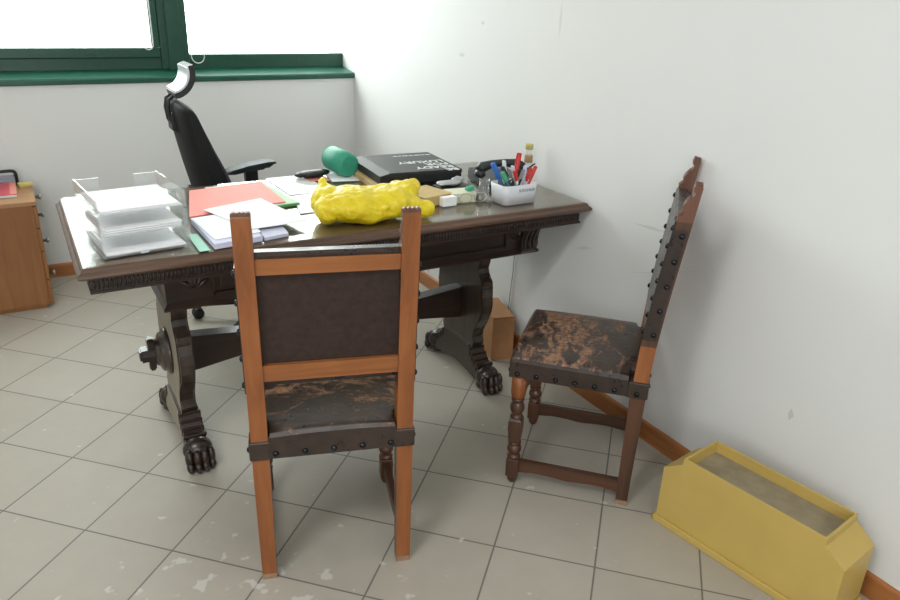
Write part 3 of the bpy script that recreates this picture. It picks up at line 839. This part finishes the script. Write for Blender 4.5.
sheet('paper_sheet', [(-1.430, -2.022), (-1.412, -2.275), (-1.268, -2.255), (-1.262, -2.0)], Z0+.0172, .0010, M['paper'], 'white sheet lying directly on the lilac-edged stack', 'paper')
sheet('open_papers', [(-1.372, -1.945), (-1.290, -2.222), (-1.098, -2.205), (-1.156, -1.872)], Z0+.0190, .0022, M['paper'], 'wide white sheets lying uppermost beside the red folder', 'papers')
sheet('notepad', [(-1.285, -2.243), (-1.275, -2.297), (-1.192, -2.280), (-1.197, -2.225)], Z0+.0001, .012, M['lilac'], 'small lilac-white pad jutting out from under the white sheets toward the desk edge', 'notepad') if 0 else None
sheet('envelope', [(-1.258, -2.10), (-1.268, -2.292), (-1.188, -2.276), (-1.172, -2.10)], Z0, .010, M['lilac'], 'lilac-white envelope jutting out from under the wide white sheets toward the near chair', 'envelope')
sheet('plastic_folder', [(-1.466, -2.14), (-1.468, -2.318), (-1.437, -2.316), (-1.437, -2.14)], Z0, .0012, M['teal'], 'sea green plastic folder corner between letter trays and white stack', 'folder')
sheet('plastic_sleeve', [(-1.030, -1.505), (-1.025, -1.80), (-.855, -1.80), (-.873, -1.500)], Z0, .0014, M['sleeve'], 'pale plastic sleeve at the far edge of the desk behind the yellow bag', 'plastic sleeve')
sheet('plastic_sleeve', [(-1.020, -1.82), (-1.075, -2.06), (-.86, -2.04), (-.84, -1.80)], Z0+.0018, .0012, M['sleeve'], 'pale plastic sleeve beside the green folder and left of the yellow bag', 'plastic sleeve')
sheet('paper_sheet', [(-.884, -1.500), (-.880, -1.625), (-.80, -1.64), (-.80, -1.497)], Z0+.0018, .0012, M['salmonedge'], 'pinkish red sheet under the black pouch', 'paper')
sheet('paper_sheet', [(-.775, -1.500), (-.800, -1.66), (-.69, -1.68), (-.672, -1.505)], Z0, .002, M['paper'], 'white paper sheet in front of the green case', 'paper')
# black pouch
q = MB(); q.ball((0, 0, .014), 1, 0, 3, (.060, .036, .015)); q.ball((.045, .012, .013), 1, 0, 2, (.035, .022, .014)); q.ball((-.05, .006, .010), 1, 0, 2, (.022, .022, .010))
for v in q.bm.verts: v.co += v.co.normalized()*.004*mnoise.noise(v.co*45); v.co.z = max(v.co.z, 0)
pz = q.build('pouch', M['black']); pz.location = (-.848, -1.560, ZT+.0038); tag(pz, 'small black pouch lying on the pinkish red sheet at the far desk edge', 'pouch')

# yellow bag
q = MB()
for c, r, sc in (((-.03, -.01, .052), .075, (1.6, 1.35, .72)), ((.08, -.025, .052), .07, (1.35, 1.3, .76)), ((-.10, .03, .055), .055, (.95, 1.0, 1.0)), ((.165, -.01, .070), .042, (1.1, 1.1, 1.0)),
                 ((.205, .01, .086), .026, (1.0, 1.0, .9)), ((.148, .025, .080), .026, (1, 1, 1)), ((.205, -.075, .028), .030, (1.2, .9, .95)), ((.16, -.06, .034), .042, (1.2, 1, .8)), ((-.098, .07, .095), .020, (.8, .9, 1.6)), ((-.092, .075, .118), .010, (.8, .8, 1.2)), ((-.13, -.03, .045), .045, (.8, 1, .95)), ((0, -.07, .034), .042, (1.9, 1, .8))):
    q.ball(c, r, 0, 3, sc)
bag = q.build('plastic_bag', M['bag']); bag.location = (-.903, -2.172, ZT+.002); bag.scale = (1.02, 1.12, 1.02)
def apply_mods(o):
    bpy.context.view_layer.update()
    me = bpy.data.meshes.new_from_object(o.evaluated_get(bpy.context.evaluated_depsgraph_get()))
    o.modifiers.clear(); o.data = me
md = bag.modifiers.new('r', 'REMESH'); md.mode = 'VOXEL'; md.voxel_size = .0045
md = bag.modifiers.new('s', 'SMOOTH'); md.iterations = 45; md.factor = .6
apply_mods(bag)
for v in bag.data.vertices:
    p = v.co.copy(); n_ = v.normal
    f1 = abs(mnoise.noise(Vector((p.x*13, p.y*22, p.z*20))))*-.008+.004
    f2 = (abs(mnoise.noise(Vector((p.x*22+p.z*18, p.y*38, p.z*34))))-.25)*-.010
    f3 = (abs(mnoise.noise(Vector((p.x*75, p.y*90, p.z*70+p.x*30))))-.25)*-.0045
    v.co = p + n_*(f1+f2+f3)
    if v.co.z < .0: v.co.z = 0
for p in bag.data.polygons: p.use_smooth = True
tag(bag, 'crumpled yellow plastic bag on the middle of the desk', 'plastic bag')

# black box with white lettering, on a flat tan carton
bb = thing('presentation_box', 'flat black lidded box with white lettering near the right wall on the desk', 'box', (-.490, -1.712, .8395), math.radians(-5))
hx, hy, th = .168, .174, .044
q = MB(); q.box((-hx-.012, -hy, 0), (hx, hy, .030), bevel=.002); q.build('box_base', M['boxblack'], bb)
q = MB(); rs = [[q.bm.verts.new(p) for p in ring] for ring in ([(-hx-.014, -hy-.002, .0302), (hx+.002, -hy-.002, .0302), (hx+.002, hy+.002, .0302), (-hx-.014, hy+.002, .0302)], [(-hx-.014, -hy-.002, .034), (hx+.002, -hy-.002, .034), (hx+.002, hy+.002, .034), (-hx-.014, hy+.002, .034)], [(-hx+.030, -hy, th), (hx, -hy, th), (hx, hy, th), (-hx+.030, hy, th)])]
for i_, (a_, c_) in enumerate(zip(rs, rs[1:])):
    for k in range(4):
        f = q.bm.faces.new([a_[k], a_[(k+1) % 4], c_[(k+1) % 4], c_[k]]); f.material_index = 0 if (k == 3 and i_ == 1) else 1
q.bm.faces.new(rs[0][::-1]).material_index = 1; q.bm.faces.new(rs[-1])
lid = q.build('box_lid', [M['boxtop'], M['boxblack']], bb)
for body, yy, sz in (('BE', -.135, .053), ('READY', -.082, .053), ('FOR', -.029, .053), ('LUXURY', .024, .053)):
    text_mesh('lettering', body, sz, M['ink'], lid, Matrix.Translation((hx-.012, yy-sz*.35, th+.0004)) @ RZ(PI), 'LEFT')
q = MB(); x_ = hx-.012
for w_ in (.022, .014, .030, .018, .026, .012, .020):
    q.box((x_-w_, .118, th), (x_, .126, th+.0005)); x_ -= w_+.005
q.build('fine_print', M['ink'], lid)
ct = MB().box((-.10, -.168, 0), (.06, .10, .022), bevel=.001).build('flat_carton', M['tan']); ct.location = (-.590, -1.695, Z0); ct.rotation_euler = (0, 0, math.radians(-5))
tag(ct, 'flat tan carton under the black box', 'carton')
# tan box by the bag
tb = MB().box((-.070, -.075, 0), (.070, .075, .036), bevel=.0015).build('small_carton', M['tan']); tb.location = (-.590, -2.065, Z0); tb.rotation_euler = (0, 0, math.radians(14))
tag(tb, 'small tan cardboard box right behind the yellow bag', 'carton')
# green case in the corner
gc = thing('soft_case', 'sea green rolled soft case leaning at the far right corner of the desk', 'case', (-.722, -1.566, ZT+.001), math.radians(-78))
q = MB(); R_ = .050
pts = [(-.078, .0, R_+.012), (-.070, 0, R_+.012), (.0, 0, R_+.006), (.055, 0, R_), (.062, 0, R_)]
q.tube(pts, [R_*.80, R_, R_*1.02, R_*.95, R_*.75], 24); q.build('case_body', M['case'], gc)
q = MB(); q.tube([(-.0745, R_*.90*math.cos(k*2*PI/24), R_+.012+R_*.90*math.sin(k*2*PI/24)) for k in range(24)], .0035, 6, closed=True)
q.build('rim', M['case'], gc)

# white pen holder and its pens
cu = thing('pen_holder', 'white plastic pen holder near the right end of the desk', 'pen holder', (-.284, -2.195, ZT), math.radians(2))
def rrect(hx, hy, r, n=5):
    pts = []
    for cx, cy, a0 in ((hx-r, hy-r, 0), (-hx+r, hy-r, PI/2), (-hx+r, -hy+r, PI), (hx-r, -hy+r, 3*PI/2)):
        for k in range(n+1): a = a0+PI/2*k/n; pts.append((cx+r*math.cos(a), cy+r*math.sin(a)))
    return pts
q = MB(); CHh = .072
def ringv(hx, hy, r, z): return [q.bm.verts.new((x, y, z)) for x, y in rrect(hx, hy, r)]
rr_ = [ringv(.073, .050, .022, 0), ringv(.079, .054, .024, CHh), ringv(.077, .052, .022, CHh+.001), ringv(.0745, .0495, .020, CHh), ringv(.070, .047, .019, .004)]
for a_, c_ in zip(rr_, rr_[1:]):
    n_ = len(a_)
    for k in range(n_): q.bm.faces.new([a_[k], a_[(k+1) % n_], c_[(k+1) % n_], c_[k]]).smooth = True
q.bm.faces.new(rr_[0][::-1]); q.bm.faces.new(rr_[-1])
cup = q.build('holder_body', M['wplastic'], cu)
text_mesh('lettering', 'S O U N D', .0155, M['inkgrey'], cu, Matrix.Translation((.022, -.0545, .047)) @ Matrix.Rotation(PI/2-.055, 4, 'X'), 'CENTER')
cm = Matrix.Translation((-.284, -2.195, ZT+.005)) @ RZ(math.radians(2))
def pen(nm, lab, foot_, tip_, r, mats, capfrac=.3, clip=True, marker=False):
    a_, e_ = Vector(foot_), Vector(tip_); e_ = Vector((e_.x*.98, e_.y, e_.z*1.22)); a_.x *= .9; L_ = (e_-a_).length
    t = thing(nm, lab, 'pen' if not marker else 'marker', (0, 0, 0), 0, 'pens and markers in the holder')
    rot = (e_-a_).to_track_quat('Z', 'X').to_matrix().to_4x4()
    t.matrix_world = cm @ Matrix.Translation(a_) @ rot
    cf = L_*(1-capfrac)
    q = MB(); q.lathe([(r*.35, 0), (r*.9, .012), (r, .02), (r, cf)], (0, 0, 0), 12); q.build('barrel', mats[0], t)
    q = MB(); q.lathe([(r*1.12, cf), (r*1.15, cf+.003), (r*1.1, L_-.004), (r*.8, L_)], (0, 0, 0), 12)
    if clip: q.box((r*1.1, -.0022, L_-.045), (r*1.1+.0035, .0022, L_-.003))
    q.build('cap', mats[1], t)
F = .004
pen('marker_pen', 'thick blue marker leaning out at the left of the pen holder', (-.030, -.012, F), (-.112, -.006, .122), .0075, (M['dteal'], M['blue']), .42, True, True)
pen('marker_pen', 'dark teal marker leaning left below the blue marker in the holder', (-.012, -.034, F), (-.088, -.036, .098), .007, (M['dteal'], M['teal']), .30, True, True)
pen('ballpoint_pen', 'black pen leaning left beside the teal marker in the holder', (.012, -.01, F), (-.050, .018, .104), .005, (M['black'], M['black']), .3)
pen('ballpoint_pen', 'pen with a white tip standing left of centre in the holder', (-.01, .026, F), (-.034, .030, .120), .005, (M['redp'], M['wplastic']), .22)
pen('ballpoint_pen', 'red and white striped pen in the middle of the holder', (.022, -.03, F), (-.028, -.030, .098), .0048, (M['wplastic'], M['redp']), .34)
pen('ballpoint_pen', 'grey pen in the middle of the holder', (.03, .0, F), (-.008, .010, .105), .005, (M['grey'], M['silver']), .35)
pen('ballpoint_pen', 'black pen leaning right before the red marker', (-.03, -.032, F), (.018, -.034, .098), .005, (M['black'], M['grey']), .3)
pen('marker_pen', 'tall red marker standing in the right half of the holder', (.012, .030, F), (.045, .034, .138), .0085, (M['black'], M['redp']), .52, True, True)
pen('ballpoint_pen', 'lilac pen behind the red marker in the holder', (.062, .012, F), (.060, .012, .102), .0055, (M['lilac'], M['lilac']), .3)
pen('ballpoint_pen', 'bright red pen leaning to the right rim of the holder', (.025, -.025, F), (.080, -.028, .104), .0052, (M['redp'], M['redp']), .3)
pen('ballpoint_pen', 'red pen with white barrel leaning right behind the bright red pen', (.035, .0, F), (.080, .0, .094), .005, (M['wplastic'], M['redp']), .45)
pen('ballpoint_pen', 'dark grey pen standing upright at the back of the holder', (-.045, .03, F), (-.052, .034, .100), .0048, (M['black'], M['grey']), .4)
pen('ballpoint_pen', 'white and black pen standing between the grey pen and red marker', (.03, -.012, F), (.012, -.012, .096), .0046, (M['wplastic'], M['black']), .35)
pen('ballpoint_pen', 'slim black pen pointing far out over the right side of the holder', (-.035, .02, F+.05), (.104, .010, .104), .0028, (M['black'], M['black']), .2, False)
# phone behind the holder
ph = thing('desk_telephone', 'black desk telephone behind the pen holder', 'telephone', (-.185, -1.93, ZT-.0), math.radians(-8))
q = MB(); q.prism([(-.10, 0), (.11, 0), (.11, .046), (-.10, .022)], 'x', -.085, .095, bevel=.006); q.build('phone_base', M['phone'], ph)
q = MB(); hp = [(-.09, -.02, .062), (-.075, -.015, .074), (-.03, -.01, .084), (.03, -.01, .086), (.08, -.015, .080), (.11, -.02, .066)]
q.tube(hp, [.018, .022, .016, .016, .022, .018], 12); q.ball((-.085, -.02, .050), 1, 0, 2, (.024, .026, .020)); q.ball((.100, -.02, .053), 1, 0, 2, (.024, .026, .020)); q.build('handset', M['phone'], ph)
# bottle
bo = thing('small_bottle', 'small clear corked bottle with a yellow cap by the right wall', 'bottle', (-.058, -1.968, ZT))
q = MB(); q.lathe([(.017, 0), (.019, .004), (.019, .082), (.016, .094), (.0125, .102), (.0125, .138), (.0140, .140)], (0, 0, 0), 20); q.build('glass_body', M['clearp'], bo)
q = MB(); q.lathe([(.0165, .003), (.0175, .006), (.0175, .055)], (0, 0, 0), 20); q.build('contents', M['amber'], bo)
q = MB(); q.lathe([(.0165, .085), (.0175, .088), (.0165, .113), (.0150, .115)], (0, 0, 0), 16); q.build('cork', M['cork'], bo)
q = MB(); q.lathe([(.0155, .139), (.0165, .141), (.0165, .158), (.0150, .160)], (0, 0, 0), 16); q.build('cap', M['ycap'], bo)
# oddments left of the holder
cd = MB().box((-.029, -.014, 0), (.029, .014, .033), bevel=.001).build('card_box', M['paper']); cd.location = (-.545, -2.155, Z0); cd.rotation_euler = (0, 0, math.radians(3)); tag(cd, 'small white card box next to the tan cardboard box', 'box')
nb = MB()
for k in range(6): nb.box((-.05+random.uniform(-.003, .003), -.04, .006*k), (.05+random.uniform(-.003, .003), .04, .006*k+.0055))
nb = nb.build('note_block', M['cream']); nb.location = (-.466, -2.105, Z0); nb.rotation_euler = (0, 0, math.radians(-6)); tag(nb, 'block of cream note paper left of the pen holder', 'note block')
gl = MB().ball((0, 0, .010), 1, 0, 2, (.022, .013, .010)); gl.ball((.012, .004, .012), 1, 0, 2, (.014, .010, .009))
gl = gl.build('eraser', M['teal']); gl.location = (-.435, -2.125, Z0+.036); tag(gl, 'small sea green eraser on the cream note block', 'eraser')
fo_ = MB(); fo_.ball((0, 0, .012), 1, 0, 3, (.055, .024, .011)); fo_.ball((.045, .014, .018), 1, 0, 3, (.026, .016, .013))
for v in fo_.bm.verts: v.co += Vector((0, 0, 1))*.004*mnoise.noise(v.co*60); v.co.z = max(0, v.co.z)
fo_ = fo_.build('foil_wrapper', M['foil']); fo_.location = (-.455, -2.005, ZT+.031); tag(fo_, 'crumpled grey foil wrapper behind the cream note block', 'wrapper')
wl = MB(); wl.box((-.06, -.04, 0), (.075, .05, .030), bevel=.006); wl = wl.build('leather_case', M['black']); wl.location = (-.440, -2.000, Z0); wl.rotation_euler = (0, 0, .1); tag(wl, 'flat black case under the grey foil wrapper', 'case')
eg = thing('eyeglasses', 'thin grey wire eyeglasses lying in front of the cream note block', 'eyeglasses', (-.445, -2.168, ZT+.002), math.radians(-2))
q = MB()
for cx in (-.031, .031):
    q.tube([(cx+.026*math.cos(k*2*PI/20), .0, .020+.018*math.sin(k*2*PI/20)) for k in range(20)], .0013, 6, closed=True)
q.tube([(-.007, 0, .026), (0, 0, .029), (.007, 0, .026)], .0013, 6); q.build('wire_frame', M['steel'], eg)
for s in (-1, 1):
    q = MB(); q.tube([(s*.057, 0, .024), (s*.059, .01, .024), (s*.055, .030, .030)][:2]+[(s*.056, .012, .020)], .0013, 6); q.build('temple', M['steel'], eg)
tu = MB(); n_ = 20
tu.lathe([(.017, 0), (.0185, .003), (.020, .082), (.0185, .082), (.0165, .006)], (0, 0, 0), 20)
tu = tu.build('clear_tumbler', M['acrylic']); tu.location = (-.387, -2.150, Z0); tag(tu, 'narrow clear plastic tumbler touching the left side of the pen holder', 'tumbler')

# ------------------------------------------------------------------ under and behind the desk
cb = thing('cardboard_box', 'brown cardboard box on the floor under the right end of the desk', 'box', (-.092, -1.835, 0), math.radians(-14))
b = MB(); b.box((-.052, -.135, 0), (.052, .10, .205), bevel=.002); b.build('box_body', M['carton'], cb)
b = MB(); b.quad([(-.050, -.130), (.050, -.130), (.050, .095), (-.050, .095)], .2055, .003); b.build('box_flap', M['carton'], cb)
q = MB(); q.tube([(-.006, -1.850, .80), (-.006, -1.849, .60), (-.006, -1.842, .36), (-.006, -1.832, .26), (-.006, -1.815, .03)], .0028, 6)
tag(q.build('telephone_cord', M['cordg']), 'thin grey cord hanging down the right wall behind the desk leg', 'cord')
q = MB(); q.tube([(-.006, -1.056, .58), (-.006, -1.050, .45), (-.006, -1.040, .20), (-.006, -1.035, .09)], .0025, 6)
tag(q.build('power_cord', M['cordg']), 'thin grey cord hanging down the right wall beyond the desk', 'cord')

# ------------------------------------------------------------------ light
wd = bpy.data.worlds.new('daylight'); SC.world = wd; wd.use_nodes = True
bg = wd.node_tree.nodes['Background']; bg.inputs[0].default_value = (.96, 1, .985, 1); bg.inputs[1].default_value = 10.0
def area(name, loc, rot, sx, sy, power, color=(1, 1, 1), portal=False):
    l = bpy.data.lights.new(name, 'AREA'); l.shape = 'RECTANGLE'; l.size = sx; l.size_y = sy; l.energy = power; l.color = color
    if portal: l.cycles.is_portal = True
    o = bpy.data.objects.new(name, l); COL.objects.link(o); o.location = loc; o.rotation_euler = rot; return o
area('window_portal', (-1.125, .28, 1.77), (-PI/2, 0, 0), 2.25, 1.40, 1, portal=True)
# added fill light at the unbroken wall behind the photographer, and the ceiling lamp
area('front_fill_light', (-2.6, YF+.05, 1.55), (PI/2, 0, 0), 2.6, 1.3, 44, (.95, .98, 1))
area('ceiling_lamp', (-2.8, -4.0, HC-.02), (0, 0, 0), 1.2, .6, 42, (.985, .99, 1))

# ------------------------------------------------------------------ camera
cam = bpy.data.cameras.new('camera'); co = bpy.data.objects.new('camera', cam); COL.objects.link(co)
cam.sensor_width = 36; cam.lens = 735.024*36/900; cam.clip_start = .05
p_, r_, y_ = 0.3923638580505068, 0.03516561576374068, 0.5345841951678709
fwd = Vector((math.cos(p_)*math.sin(y_), math.cos(p_)*math.cos(y_), -math.sin(p_)))
rt = Vector((math.cos(y_), -math.sin(y_), 0)); upv = rt.cross(fwd)
c_, s_ = math.cos(r_), math.sin(r_)
rt2 = c_*rt+s_*upv; up2 = -s_*rt+c_*upv
m = Matrix((rt2, up2, -fwd)).transposed().to_4x4(); m.translation = Vector((-1.8658628586806318, -4.425073174061032, 1.5276385844341))
co.matrix_world = m
SC.camera = co
SC.view_settings.view_transform = 'Standard'; SC.view_settings.look = 'None'; SC.view_settings.exposure = .07; SC.view_settings.gamma = 1
SC.view_settings.use_curve_mapping = False
SC.cycles.max_bounces = 10; SC.cycles.transparent_max_bounces = 24; SC.cycles.use_denoising = True
